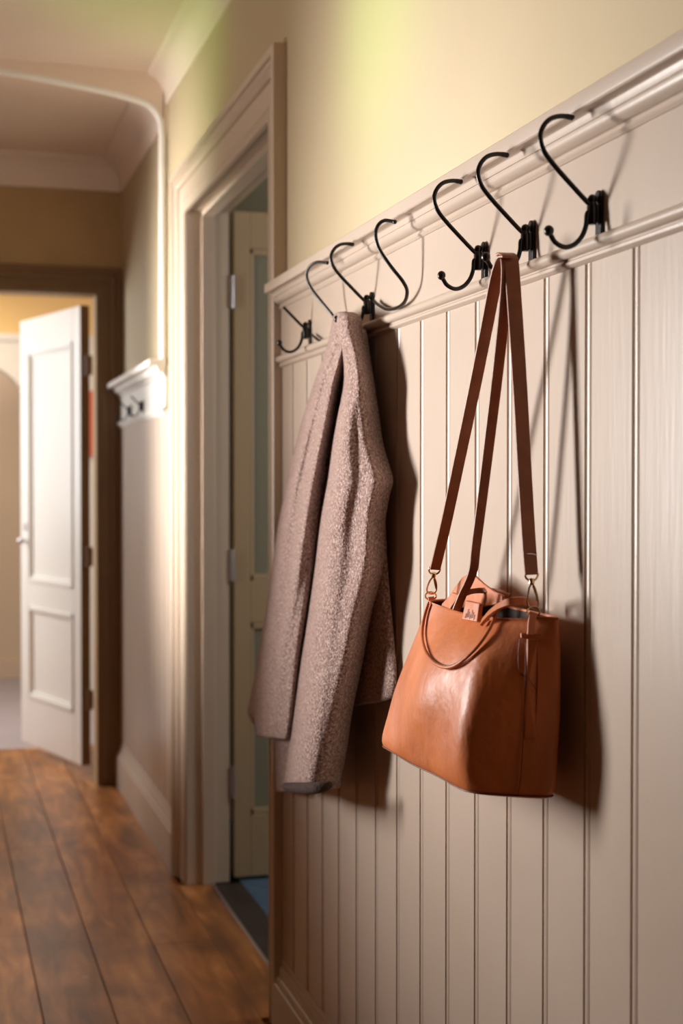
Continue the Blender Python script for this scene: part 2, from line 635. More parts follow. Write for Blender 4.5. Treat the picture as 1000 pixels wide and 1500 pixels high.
# beaded tongue-and-groove panelling
def panelling(name, y0, y1, z0, z1, m):
    xb = XP + .002
    pr = [(xb, y0), (XB, y0)]
    k = math.floor((y0 - 1.40) / .1175)
    while True:
        g = 1.40 + .1175 * k
        k += 1
        if g - .009 < y0 + .002:
            continue
        if g + .009 > y1 - .002:
            break
        for dy, dx in ((-.0092, 0), (-.0080, .0045), (-.0058, .0045), (-.0050, .0014), (-.0030, .0002), (0, -.0003), (.0030, .0002), (.0050, .0014), (.0058, .0045), (.0080, .0045), (.0092, 0)):
            pr.append((XB + dx, g + dy))
    pr += [(XB, y1), (xb, y1)]
    mb = MB()
    mb.loft([[(x, y, z0) for x, y in pr], [(x, y, z1) for x, y in pr]])
    return struct(mb.build(name, m, smooth=True, angle=30))


panelling('wall_panelling', -1.6, YN0, .16, 1.500, M['paint'])
panelling('wall_panelling', YF1, YE, .16, 1.475, M['paint'])


# hook board, lower bead and moulded ledge
def hook_rail(y0, y1, dz, m, first, ext=0.0, k_=1.0):
    bd = MB().box((XB - .003, y0, 1.50 + dz), (XP + .001, y1, 1.635 + dz))
    struct(bd.build('trim_%d' % first, m, bevel=.001))
    x = XB
    p = [(x + .002, 1.481 + dz), (x - .004, 1.482 + dz), (x - .0075, 1.485 + dz), (x - .0080, 1.488 + dz), (x - .0060, 1.490 + dz), (x - .0060, 1.492 + dz)]
    for k in range(9):
        a = -math.pi / 2 + math.pi * k / 8
        p.append((x - .0085 - .0075 * math.cos(a), 1.4995 + dz + .0075 * math.sin(a)))
    p += [(x - .004, 1.5085 + dz), (x + .002, 1.5085 + dz)]
    struct(MB().extrude_y(p, y0, y1).build('trim_%d' % (first + 1), m, smooth=True, angle=35))
    # ledge
    q = [(x + .002, 1.608), (x - .0055, 1.609), (x - .0085, 1.6125), (x - .0075, 1.616), (x - .0055, 1.6165), (x - .0055, 1.6185)]
    for k in range(7):      # ovolo
        a = math.pi / 2 * k / 6
        q.append((x - .0065 - .013 * math.sin(a), 1.6315 - .0115 * math.cos(a)))
    q += [(x - .0195, 1.6335), (x - .0215, 1.6338), (x - .0220, 1.6395), (x - .0232, 1.6425), (x - .0255, 1.6440), (x - .0350, 1.6445), (x - .0360, 1.6425), (x - .0385, 1.6425), (x - .0400, 1.6440), (x - .0405, 1.6460), (x - .0405, 1.6610), (x - .0395, 1.6625), (x - .036, 1.6640), (x + .002, 1.6640)]
    q = [(x - (x - a) * k_, b + dz) for a, b in q]
    struct(MB().extrude_y(q, y0 - ext, y1).build('trim_%d' % (first + 2), m, smooth=True, angle=25))


hook_rail(-1.6, YN0 - .002, 0, M['paint'], 8)
hook_rail(YA - .02, YE - .03, -.022, M['white'], 11, k_=1.35)

# plinth of the doorway: threshold slab, metal edge strip, side room
struct(MB().box((FX1 + .002, YN1 + .005, -.05), (.912, YF0 - .005, -.002)).build('floor_threshold', M['slate'], bevel=.002))
struct(MB().box((FX1 - .004, YN1 + .005, -.012), (FX1 + .003, YF0 - .003, .004)).build('trim_14', M['steel'], bevel=.001))
struct(MB().box((.912, 2.2, -.06), (2.6, 5.4, -.003)).build('floor_side_room', M['blue']))
struct(MB().box((XP + WT, 2.2, 2.45), (2.6, 5.4, 2.5)).build('ceiling_side_room', M['tan']))
sr = MB().box((XP + WT, 5.1, 0), (2.6, 5.2, 2.5)).box((2.5, 2.2, 0), (2.6, 5.2, 2.5)).box((XP + WT, 2.2, 0), (2.6, 2.3, 2.5))
struct(sr.build('wall_side_room', M['side_wall']))
struct(MB().box((XP + WT, 5.07, 0), (2.5, 5.1, .2)).build('baseboard_side_room', M['casing']))

# side door leaf, opened into the side room (part of the room: door_1)
YD = YF0 + .012
door = empty('door_1', (XP + WT + .02, YD, 0))
struct(door)
x0 = .8935
x1 = 1.70
d = MB()
st = .052
d.box((x0, YD, .008), (x0 + st, YD + .038, 2.072))
d.box((x1 - .1, YD, .008), (x1, YD + .038, 2.072))
for z0, z1 in ((.008, .20), (.80, .93), (1.96, 2.072)):
    d.box((x0 + st, YD, z0), (x1 - .1, YD + .038, z1))
d.build('door_leaf', M['leaf'], door, bevel=.002)
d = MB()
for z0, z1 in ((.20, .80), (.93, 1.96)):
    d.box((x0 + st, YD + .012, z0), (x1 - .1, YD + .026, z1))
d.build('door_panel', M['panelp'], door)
d = MB()
for z0, z1 in ((.20, .80), (.93, 1.96)):
    for a, b in (((x0 + st, YD + .002, z0), (x1 - .1, YD + .012, z0 + .02)), ((x0 + st, YD + .002, z1 - .02), (x1 - .1, YD + .012, z1)), ((x0 + st, YD + .002, z0), (x0 + st + .012, YD + .012, z1)), ((x1 - .112, YD + .002, z0), (x1 - .1, YD + .012, z1))):
        d.box(a, b)
d.build('panel_moulding', M['leaf'], door, bevel=.003)
for z in (.31, .98, 1.82):
    hb = MB()
    hb.box((.872, YF0 - .006, z - .045), (.884, YF0 - .003, z + .045))
    hb.tube([(.885, YF0 - .008, z - .05), (.885, YF0 - .008, z + .05)], .006, 10)
    hb.box((.886, YD - .001, z - .045), (.8955, YD + .001, z + .045))
    h_ = hb.build('hinge', M['steel'], door, smooth=True)
    h_['label'] = 'steel door hinge'

# end door: white, opened into the far room
H = Vector((.597, 6.045, .03))
Lp = Vector((.389, 6.728, .03))
dirv = (Lp - H).normalized()
nrm = Vector((-dirv.y, dirv.x, 0))
if nrm.dot(Vector((0, -1, 0))) < 0:
    nrm = -nrm            # towards the camera side
LW = (Lp - H).length
door2 = empty('door_2', (H.x, H.y, 0))
struct(door2)


def dbox(mb, s0, s1, n0, n1, z0, z1):
    n = len(mb.v)
    for z in (z0, z1):
        for s_, q in ((s0, n0), (s1, n0), (s1, n1), (s0, n1)):
            mb.v.append(tuple(Vector((H.x, H.y, z)) + dirv * s_ + nrm * q))
    mb.f += [tuple(n + i for i in q) for q in ((3, 2, 1, 0), (4, 5, 6, 7), (0, 1, 5, 4), (1, 2, 6, 5), (2, 3, 7, 6), (3, 0, 4, 7))]


d = MB()
ZT = 1.985
ZB = .045
dbox(d, 0, .085, -.04, 0, ZB, ZT)
dbox(d, LW - .10, LW, -.04, 0, ZB, ZT)
for z0, z1 in ((ZB, .26), (.68, .79), (1.84, ZT)):
    dbox(d, .085, LW - .10, -.04, 0, z0, z1)
d.build('door_leaf', M['white'], door2, bevel=.003)
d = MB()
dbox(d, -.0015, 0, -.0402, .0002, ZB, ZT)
eo = d.build('door_edge', M['far_casing'], door2)  # thin strip, darker than the white leaf
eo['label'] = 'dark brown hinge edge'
d = MB()
for z0, z1 in ((.26, .68), (.79, 1.84)):
    dbox(d, .085, LW - .10, -.030, -.012, z0, z1)
d.build('door_panel', M['white'], door2)
d = MB()
for z0, z1 in ((.26, .68), (.79, 1.84)):
    for r0, r1, q in ((0, .018, .006), (.018, .030, -.004)):
        dbox(d, .085 + r0, LW - .10 - r0, -.013, q, z0 + r0, z0 + r1)
        dbox(d, .085 + r0, LW - .10 - r0, -.013, q, z1 - r1, z1 - r0)
        dbox(d, .085 + r0, .085 + r1, -.013, q, z0 + r0, z1 - r0)
        dbox(d, LW - .10 - r1, LW - .10 - r0, -.013, q, z0 + r0, z1 - r0)
d.build('panel_moulding', M['white'], door2, bevel=.003)
k = H + dirv * (LW - .075)
kn = MB()
kn.tube([k + nrm * -.002 + Vector((0, 0, .945)), k + nrm * .020 + Vector((0, 0, .945))], .008, 12)
kn.ball(k + nrm * .026 + Vector((0, 0, .945)), .017)
kn.build('door_knob', M['steel'], door2, smooth=True)
kn = MB()
kn.tube([k + nrm * -.002 + Vector((0, 0, 1.01)), k + nrm * .008 + Vector((0, 0, 1.01))], .018, 14)
kn.build('lock', M['steel'], door2, smooth=True)
for z in (.33, .93, 1.73):
    hb = MB()
    hb.tube([(XD1 - .022, 6.01, z - .045), (XD1 - .022, 6.01, z + .045)], .007, 10)
    hb.box((XD1 - .022, 5.99, z - .04), (XD1 + .001, 6.008, z + .04))
    hb.build('hinge', M['far_casing'], door2, smooth=True)

# far room beyond the end wall
Y2 = 8.35
fr = MB().box((-2.2, 6.78, -.06), (2.2, 9.6, -.001)).box((FX1, 5.96, -.06), (2.2, 6.78, -.001))
struct(fr.build('floor_far_room', M['grey_floor']))
struct(MB().box((-2.2, 5.96, 2.5), (2.2, 9.6, 2.56)).build('ceiling_far_room', M['ceil']))
fw = MB().box((1.6, 5.96, 0), (1.7, 9.6, 2.5)).box((-2.2, 9.3, 0), (2.2, 9.4, 2.5)).box((-2.3, 5.96, 0), (-2.2, 9.6, 2.5))
struct(fw.build('wall_far_room', M['tan']))
struct(MB().box((-2.2, 9.28, 0), (1.6, 9.3, .12)).build('baseboard_far_room', M['tan']))
# arched partition, apricot above a white arch surround
ar = MB()
ar.box((-2.2, Y2, 2.08), (1.6, Y2 + .12, 2.5))
struct(ar.build('wall_partition', M['orange']))
ar = MB()
ax0, ax1, zs, rise = -.50, 0.537, 1.65, .34
n = 24
prev = None
for i in range(n + 1):
    t = i / n
    x = ax0 + (ax1 - ax0) * t
    z = zs + rise * math.sqrt(max(0, 1 - (2 * t - 1) ** 2))
    if prev:
        q = len(ar.v)
        for yy in (Y2, Y2 + .12):
            ar.v += [(prev[0], yy, prev[1]), (x, yy, z), (x, yy, 2.08), (prev[0], yy, 2.08)]
        ar.f += [(q, q + 1, q + 2, q + 3), (q + 7, q + 6, q + 5, q + 4), (q, q + 4, q + 5, q + 1)]
    prev = (x, z)
ar.box((-2.2, Y2, 0), (ax0, Y2 + .12, 2.08))
ar.box((ax1, Y2, 0), (1.6, Y2 + .12, 2.08))
struct(ar.build('wall_arch', M['white']))
struct(MB().box((-2.2, Y2 - .02, 2.06), (1.6, Y2, 2.10)).build('trim_15', M['white']))
# coral hanging seen through the hinge gap of the end door
p0 = PX(133, 668, Y=Y2 - .03)
p1 = PX(133, 575, Y=Y2 - .03)
wh = MB().box((p0.x - .10, Y2 - .025, p0.z), (p0.x + .16, Y2 - .003, p1.z))
wh.tube([(p0.x - .12, Y2 - .014, p1.z), (p0.x + .18, Y2 - .014, p1.z)], .011, 8)
o = wh.build('wall_hanging', M['coral'], origin=(p0.x + .03, Y2 - .01, p0.z), bevel=.003)
tag(o, 'coral red cloth hanging glimpsed through the hinge gap of the white far door', 'wall hanging')

# windows of the left wall (daylight comes through them)
for i, (y0, y1, z0, z1) in enumerate(((2.90, 3.42, .80, 1.95), (4.35, 4.75, .65, 1.75))):
    f = MB()
    for a, b in (((XL - .08, y0, z0), (XL - .03, y0 + .03, z1)), ((XL - .08, y1 - .03, z0), (XL - .03, y1, z1)), ((XL - .08, y0 + .03, z0), (XL - .03, y1 - .03, z0 + .03)), ((XL - .08, y0 + .03, z1 - .03), (XL - .03, y1 - .03, z1))):
        f.box(a, b)
    struct(f.build('window_%d' % (i + 1), M['white']))

# ------------------------------------------------------------------ coat hooks
# side shape of a hook: distance off the board and height (metres, from the post)
YH3 = 1.483
XF = XB - .003
ref = PX(880, 305, X=XF)
YH3 = ref.y


def prof_from(pxs):
    return [(XF - p.x, p.z) for p in (PX(a, b, Y=YH3) for a, b in pxs)]


ARM = prof_from([(837, 172), (822, 170), (806, 174), (795, 186), (791, 202), (797, 222), (813, 244), (836, 270), (858, 294), (868, 303)])
LOW = prof_from([(868, 312), (860, 312), (858, 330), (852, 346), (841, 358), (827, 362), (813, 355), (805, 342)])


def make_hook(name, y, label, arm=True, short=False, dz=0.0, scale=1.0, extra=None):
    root = empty(name, (XF, y, 1.531 + dz))
    tag(root, label, 'coat hook', 'coat hooks')
    W = lambda p, oy=0: (XF - p[0] * scale, y + oy, (p[1] - 1.531) * scale + 1.531 + dz)
    b = MB()
    b.box((XF - .004, y - .0075, 1.504 + dz), (XF, y + .0075, 1.552 + dz))
    b.tube([(XF - .0005, y, 1.551 + dz), (XF - .005, y, 1.551 + dz)], .0075, 12)
    b.build('backplate', M['iron'], root, smooth=True, bevel=.001)
    p = MB()
    p.tube([(XF - .011, y, 1.519 + dz), (XF - .011, y, 1.523 + dz), (XF - .011, y, 1.540 + dz), (XF - .011, y, 1.545 + dz)], [.004, .0062, .0062, .004], 12)
    p.ball((XF - .011, y, 1.548 + dz), .0055, 10)
    p.box((XF - .010, y - .0045, 1.521 + dz), (XF - .002, y + .0045, 1.541 + dz))
    p.build('post', M['iron'], root, smooth=True)
    pts = ARM
    if short:
        pts = ARM[6:]
    a = MB()
    q = spline([W(t) for t in pts], 6)
    rr = [.0029 for _ in q]
    if not short:
        for i in range(4):
            rr[i] = .0034
    a.tube(q, rr, 12)
    if not short:
        a.ball(q[0], .0036, 10)
    a.build('arm', M['iron'], root, smooth=True)
    l = MB()
    l.tube(spline([W(t) for t in LOW], 6), .0029, 12)
    lo = l.build('lower_hook', M['iron'], root, smooth=True)
    bl = MB()
    e_ = W(LOW[-1])
    bl.ball((e_[0] - .0012, e_[1], e_[2] + .003), .0058, 12, (1, 1, 1.1))
    bl.build('ball_tip', M['iron'], lo, smooth=True)
    if extra:
        x_ = MB()
        q = spline(extra, 6)
        x_.tube(q, .0029, 12)
        x_.ball(q[0], .0036, 10)
        x_.build('arm', M['iron'], root, smooth=True)
    return root


yof = lambda px, py: PX(px, py, X=XF).y
make_hook('coat_hook', yof(880, 305), 'black iron hook at the right end of the rail, nearest and empty')
make_hook('coat_hook', yof(781, 350), 'black iron hook carrying the brown straps of the tan bag')
make_hook('coat_hook', yof(711, 388), 'black iron hook just left of the bag straps, its lower ball tip bare')
c3 = [(578, 325, .690), (563, 323, .678), (553, 331, .670), (550, 346, .668), (556, 366, .674), (573, 391, .690), (589, 411, .706), (596, 426, .716), (593, 441, .722), (583, 450, .724), (568, 453, .724), (555, 447, .724), (548, 441, .724)]
make_hook('coat_hook', yof(546, 442), 'black iron hook above the coat with two tall curled arms', extra=[PX(a, b, X=x) for a, b, x in c3])
c1 = [(479, 385, .690), (464, 384, .680), (453, 391, .672), (449, 404, .670), (455, 421, .676), (470, 441, .692), (487, 462, .708), (494, 476, .716), (491, 490, .722), (481, 499, .724), (470, 500, .724), (461, 494, .724), (456, 490, .724)]
make_hook('coat_hook', yof(455, 490), 'black iron hook beside the door casing, farthest along the near rail', short=True, extra=[PX(a, b, X=x) for a, b, x in c1])
# the far rail's hooks (a few pixels each), on the white rail behind the doorway
for pxh, lab in ((210, 'small dark hook on the white far rail, nearest the doorway'), (192, 'small dark hook in the middle of the white far rail'), (174, 'small dark hook at the far end of the white rail')):
    y = yof(pxh, 590)
    make_hook('coat_hook', y, lab, dz=-.022, scale=.8, short=True)['group'] = 'hooks on the far rail'

# ------------------------------------------------------------------ coat
coat = empty('coat', PX(507, 470, Y=yof(546, 442) + .0))
tag(coat, 'dusty pink brown woolly coat hanging from a hook by the doorway', 'coat')


def drape(name, tab, prof, m, back=.722, rows=64, fold=None, zfun=None, taper_top=None, close_bottom=True, sub=1):
    """tab rows (py, px_left, px_right, x_front); prof list of (s, dx) across; back = distance of the rear side"""
    rings = []
    y0, y1 = tab[0][0], tab[-1][0]
    for i in range(rows + 1):
        t = i / rows
        py = y0 + (y1 - y0) * t
        a, b, xf, xb = lerp_table(tab, py)
        ring = []
        for s_, dx in prof:
            x = xf + dx * (xb - xf)
            if fold:
                x += fold(s_, t, py) * (1 - dx)
            yy = py
            if zfun:
                yy = py + zfun(s_, t)
            ring.append(PX(a + (b - a) * s_, yy, X=x))
        m_ = len(prof)
        for q in range(1, 6):
            s_ = 1 - q / 6
            ring.append(PX(a + (b - a) * (.06 + .88 * s_), (py + (zfun(s_, t) if zfun else 0)), X=xb + .003))
        rings.append(ring)
    mb = MB().loft(rings)
    return mb


def P_(n, f):
    return [(i / n, f(i / n)) for i in range(n + 1)]


g = lambda s_, c_, w_: math.exp(-((s_ - c_) / w_) ** 2)


def bulge(s_):
    # 0 at the front, 1 at the wall side
    return max(0.0, min(1.0, abs(2 * s_ - 1) ** 3.0))


# rear panel, against the wall
tab = [(480, 508, 537, .700, .724), (560, 500, 549, .702, .724), (650, 490, 562, .704, .725), (760, 485, 566, .706, .727), (850, 482, 571, .708, .729), (950, 476, 580, .709, .730), (1005, 470, 583, .710, .730), (1036, 465, 577, .710, .730)]
mb = drape('b', tab, P_(26, lambda s_: bulge(s_) * .9), M['wool'], fold=lambda s_, t, py: .0016 * t * math.cos(s_ * 18), zfun=lambda s_, t: -10 * t * max(0, s_ - .55) * 2)
mb.build('back_panel', M['wool'], coat, smooth=True, subsurf=1)
# left body: front of the coat with two soft folds
tab = [(462, 487, 512, .676, .704), (480, 484, 516, .672, .712), (510, 477, 516, .670, .718), (560, 459, 506, .668, .720), (620, 440, 500, .664, .722), (700, 420, 489, .660, .722), (780, 404, 480, .656, .724), (860, 393, 470, .652, .724), (940, 380, 460, .648, .724), (1010, 367, 452, .646, .724), (1046, 359, 446, .646, .724)]


def fold_body(s_, t, py):
    k = min(1, t * 2.2 + .15)
    return k * (.0065 * g(s_, .34, .11) - .008 * g(s_, .60, .18) + .002 * g(s_, .14, .06) + .024 * g(s_, 1.0, .18) + .004 * math.sin(s_ * 17 + 5 * t))


def hem_body(s_, t):
    k = max(0, (t - .86) / .14)
    return k * ((10 * s_ / .15 if s_ < .15 else 36) + 12 * max(0, s_ - .2))


def bulge_body(s_):
    return min(1.0, ((.35 - s_) / .35) ** 3 if s_ < .35 else ((s_ - .35) / .65) ** 2 * .6 + .4 * ((s_ - .35) / .65) ** 6)


mb = drape('b', tab, P_(44, bulge_body), M['wool'], fold=fold_body, zfun=hem_body, rows=80)
mb.build('body', M['wool'], coat, smooth=True, subsurf=1)
# rear sleeve end peeping out below
tab = [(1040, 398, 440, .680, .706), (1090, 401, 436, .680, .706), (1130, 402, 432, .681, .706), (1161, 403, 430, .682, .706)]
mb = drape('b', tab, P_(20, lambda s_: bulge(s_)), M['wool'], rows=16, fold=lambda s_, t, py: .006 * g(s_, .22, .08))
mb.build('sleeve', M['wool'], coat, smooth=True, subsurf=1)
# front sleeve, from the shoulder at the hook to the open cuff
tab = [(456, 491, 519, .672, .698), (458, 488, 527, .666, .702), (463, 486, 530, .663, .706), (474, 486, 531, .660, .712), (490, 489, 534, .660, .716), (520, 497, 541, .660, .719), (560, 500, 549, .660, .721), (610, 489, 556, .656, .723), (650, 481, 563, .652, .724), (684, 476, 573, .649, .724), (704, 473, 578, .648, .724), (728, 469, 572, .646, .722), (766, 463, 566, .643, .720), (830, 456, 563, .638, .718), (900, 447, 546, .632, .712), (970, 436, 533, .627, .704), (1041, 427, 518, .622, .696), (1100, 420, 509, .618, .690), (1146, 414, 500, .616, .686)]


def fold_sl(s_, t, py):
    k = 1 if py > 640 else max(0, (py - 560) / 80)
    k *= (1 - max(0, (py - 860) / 290) * .85)
    top = max(0, 1 - abs(py - 530) / 70)
    crease = max(0, min(1, (py - 640) / 60)) * max(0, min(1, (900 - py) / 120))
    return k * (.0075 * g(s_, .48 + .10 * t, .13) - .004 * g(s_, .2, .1)) + crease * (-.0085 * g(s_, .76, .11)) + top * .006 * g(s_, .34, .12) + .003 * math.sin(9 * t + 6 * s_) * min(1, t * 3)


def bulge_sl(s_):
    return min(1.0, ((.30 - s_) / .30) ** 2.6 * .8 if s_ < .30 else ((s_ - .30) / .70) ** 1.9)


mb = drape('b', tab, P_(36, bulge_sl), M['wool'], fold=fold_sl, rows=96, zfun=lambda s_, t: (2 * math.sin(s_ * 3.1)) * t)
nr = 36 + 1 + 5
mb.f = [f for f in mb.f if len(f) < 10 or f[0] < len(mb.v) - nr]      # cuff stays open
o = mb.build('sleeve', M['wool'], coat, smooth=True, subsurf=1)
sd = o.modifiers.new('solid', 'SOLIDIFY')
sd.thickness = .004
sd.offset = -1
# rolled cuff hem of the front sleeve
last = mb.v[-nr:]
cen = sum((Vector(p) for p in last), Vector()) / nr
ring1 = [Vector(p) for p in last]
cf = MB()
rings = []
for k, (sc_, dz) in enumerate(((.985, .004), (1.0, -.001), (.985, -.0065), (.93, -.010), (.87, -.006), (.84, .006), (.82, .03))):
    rings.append([cen + (p - cen) * sc_ + Vector((0, 0, dz)) for p in ring1])
cf.loft([[tuple(cen.lerp(p, .84) + Vector((0, 0, .005))) for p in ring1]] + rings, cap=False)
cf.loft([rings[-1], [cen + (p - cen) * .3 + Vector((0, 0, .035)) for p in ring1]], cap=True)
cf.build('cuff', M['wool'], o, smooth=True)
# turned hem rolling under the cuff
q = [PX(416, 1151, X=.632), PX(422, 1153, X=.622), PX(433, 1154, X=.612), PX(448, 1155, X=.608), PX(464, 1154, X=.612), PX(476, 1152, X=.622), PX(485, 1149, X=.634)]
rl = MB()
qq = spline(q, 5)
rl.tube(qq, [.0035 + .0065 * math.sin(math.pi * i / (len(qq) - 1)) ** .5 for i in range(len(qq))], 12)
rl.build('rolled_hem', M['lining'], o, smooth=True)  # hem in the darkened wool, its shade painted in

# ------------------------------------------------------------------ shoulder bag
bag = empty('shoulder_bag', (.67, 1.72, .85))
tag(bag, 'orange tan leather bucket bag hanging by brown straps against the panelling', 'bag')
# corners of the body at levels: (z, A far front, B near front, C near back, D far back)
lev = [
    (.8480, (.622, 1.902), (.630, 1.606), (.702, 1.552), (.722, 1.890)),
    (.8500, (.612, 1.918), (.620, 1.594), (.706, 1.542), (.727, 1.905)),
    (.8600, (.608, 1.926), (.613, 1.590), (.711, 1.538), (.729, 1.912)),
    (.9000, (.615, 1.911), (.606, 1.588), (.713, 1.535), (.729, 1.900)),
    (.9500, (.623, 1.888), (.607, 1.585), (.715, 1.532), (.729, 1.885)),
    (1.0000, (.633, 1.865), (.619, 1.588), (.715, 1.531), (.728, 1.868)),
    (1.0400, (.641, 1.846), (.641, 1.594), (.714, 1.531), (.726, 1.852)),
    (1.0640, (.646, 1.836), (.662, 1.604), (.712, 1.532), (.722, 1.842)),
]


def ringpts(A, B, C, D, z, rim=False, bul=.010):
    A, B, C, D = (Vector((p[0], p[1], 0)) for p in (A, B, C, D))
    poly = []
    cor = [A, B, C, D]
    rads = [.30, .22, .25, .25]
    for i in range(4):
        p = cor[i]
        pr = cor[i - 1]
        nx = cor[(i + 1) % 4]
        r = .020 if i != 1 else .026
        p0 = p + (pr - p).normalized() * r
        p2 = p + (nx - p).normalized() * r
        for k in range(5):
            t = k / 4
            poly.append((p0 * (1 - t) ** 2 + p * 2 * t * (1 - t) + p2 * t * t, 0))
        # points along the side to the next corner
        q0 = p2
        r2 = .020 if (i + 1) % 4 != 1 else .026
        q1 = nx + (p - nx).normalized() * r2
        outd = Vector(((q1 - q0).y, -(q1 - q0).x, 0)).normalized()
        cenp = (A + B + C + D) / 4
        if outd.dot((q0 + q1) / 2 - cenp) < 0:
            outd = -outd
        nn = 10 if i in (0, 2) else 5
        for k in range(1, nn):
            t = k / nn
            amp = {0: bul, 1: bul * .4, 2: 0, 3: bul * .3}[i] * math.sin(math.pi * t)
            poly.append((q0.lerp(q1, t) + outd * amp, 1))
    return [Vector((p.x, p.y, z)) for p, _ in poly]


lt = [(z, *A, *B, *C, *D) for z, A, B, C, D in lev]
rings = []
zs_ = [.848, .8485, .850, .853, .860, .870] + [.88 + .0115 * i for i in range(17)]
zs_[-1] = 1.064
for z in zs_:
    v = lerp_table(lt, z)
    b = .012 * math.sin(math.pi * min(1, max(0, (z - .85) / .21))) + .002
    ring = ringpts((v[0], v[1]), (v[2], v[3]), (v[4], v[5]), (v[6], v[7]), z, bul=b)
    k_ = max(0, (z - .98) / .084)
    out = []
    for p in ring:
        u = (p.y - 1.53) / .31
        # sagging rim: front dips in its middle
        dz = -.008 * k_ * math.sin(math.pi * max(0, min(1, u))) if p.x < .69 else 0
        dent = .006 * math.exp(-((p.y - 1.70) / .05) ** 2 - ((z - .90) / .045) ** 2) if p.x < .66 else 0
        dent += .004 * math.sin(38 * p.y + 22 * z) * math.exp(-((z - .93) / .06) ** 2) if p.x < .66 else 0
        out.append(Vector((p.x + dent, p.y, p.z + dz)))
    rings.append(out)
body = MB().loft(rings, cap=False)
nb = len(rings[0])
body.f.append(tuple(reversed(range(nb))))
# inner wall of the opening
cen = sum(rings[-1], Vector()) / nb
top_r = rings[-1]


def inset(ring, d, dz):
    c_ = sum(ring, Vector()) / len(ring)
    out = []
    for p in ring:
        q = p + (c_ - p).normalized() * d
        out.append(Vector((q.x, q.y, p.z + dz)))
    return out


bodyo = body.build('bag_body', M['leather'], bag, smooth=True, subsurf=1)
rim = MB()
rim.loft([top_r, inset(top_r, -.0008, .0015), inset(top_r, .0015, .0028), inset(top_r, .0035, .0015), inset(top_r, .0035, -.012)], cap=False)
rim.build('rim', M['leather'], bag, smooth=True)
inn = MB().loft([inset(top_r, .0036, .000), inset(top_r, .004, -.05), inset(top_r, .012, -.14)], cap=False)
inn.f.append(tuple(range(len(inn.v) - nb, len(inn.v))))
inn.build('lining', M['bag_in'], bag, smooth=True)
# base seam piping
sm = MB()
r0 = [p + Vector((0, 0, .0)) for p in rings[3]]
sm.tube([p + (p - Vector((.665, 1.72, p.z))).normalized() * .0006 for p in r0] + [r0[0] + (r0[0] - Vector((.665, 1.72, r0[0].z))).normalized() * .0006], .0011, 8, cap=False)
sm.build('base_seam', M['thread'], bag, smooth=True)


def on_front(y, z, off=0.0):
    """point on the front leather face at (y, z)"""
    best = None
    v = lerp_table(lt, z)
    ring = []
    b = .012 * math.sin(math.pi * min(1, max(0, (z - .85) / .21))) + .002
    ring = ringpts((v[0], v[1]), (v[2], v[3]), (v[4], v[5]), (v[6], v[7]), z, bul=b)
    xs_ = [p for p in ring if p.x < .69 and abs(p.y - y) < .02]
    if not xs_:
        return Vector((.66 - off, y, z))
    x = sum(p.x / (abs(p.y - y) + 1e-3) for p in xs_) / sum(1 / (abs(p.y - y) + 1e-3) for p in xs_)
    return Vector((x - off, y, z))


def front_px(px, py, off):
    """walk a line of sight until it meets the front face"""
    X = .63
    for _ in range(30):
        p = PX(px, py, X=X)
        z = min(max(p.z, .85), 1.064)
        y = min(max(p.y, 1.60), 1.90)
        X = .5 * X + .5 * (on_front(y, z).x - off)
    return PX(px, py, X=X)


# carrying handle drooping over the front
hp = [(627, 884), (621, 905), (618, 930), (622, 952), (632, 968), (648, 977), (664, 976), (682, 964), (700, 946), (714, 926), (723, 908), (729, 892)]
pts = [front_px(a, b, .004) for a, b in hp]
h = MB()
h.tube(spline(pts, 5), .0021, 10)
h.build('handle', M['leather'], bag, smooth=True)
h = MB()
h.tube(spline([front_px(a + .6, b - 2.4, .0030) for a, b in hp], 5), .0012, 8)  # dark tube standing in for the shadow line inside the handle
h.build('handle_edge', M['thread'], bag, smooth=True)
# rear carrying handle arching over the opening
rp = [(706, 912, .650), (716, 900, .652), (730, 889, .655), (746, 882, .662), (760, 880, .674), (774, 882, .692), (784, 887, .708)]
h = MB()
h.ribbon(spline([PX(a, b, X=x) for a, b, x in rp], 5), .010, Vector((.5, 0, 1)), .004)
h.build('handle', M['leather'], bag, smooth=True)
rp = [(657, 896, .655), (665, 880, .662), (684, 868, .672), (706, 865, .690), (730, 867, .700), (746, 874, .708)]
h = MB()
h.ribbon(spline([PX(a, b, X=x) for a, b, x in rp], 5), .007, Vector((.6, 0, 1)), .004)
h.build('handle', M['strap'], bag, smooth=True)
# raised rear flap
fp = [(648, 888), (664, 862), (676, 846), (684, 841), (694, 843), (706, 854), (722, 866), (735, 872), (735, 884), (690, 892)]
f = MB()
A_ = [PX(a, b, X=.692) for a, b in fp]
B_ = [p + Vector((.004, 0, 0)) for p in A_]
f.loft([A_, B_])
f.build('flap', M['leather'], bag, bevel=.0012)
# folded front tabs
for q in (((640, 905), (647, 884), (662, 868), (672, 872), (660, 890), (655, 906)),):
    A_ = [PX(a, b, X=.652) for a, b in q]
    f = MB().loft([A_, [p + Vector((.004, 0, 0)) for p in A_]])
    f.build('tab', M['leather'], bag, bevel=.001)
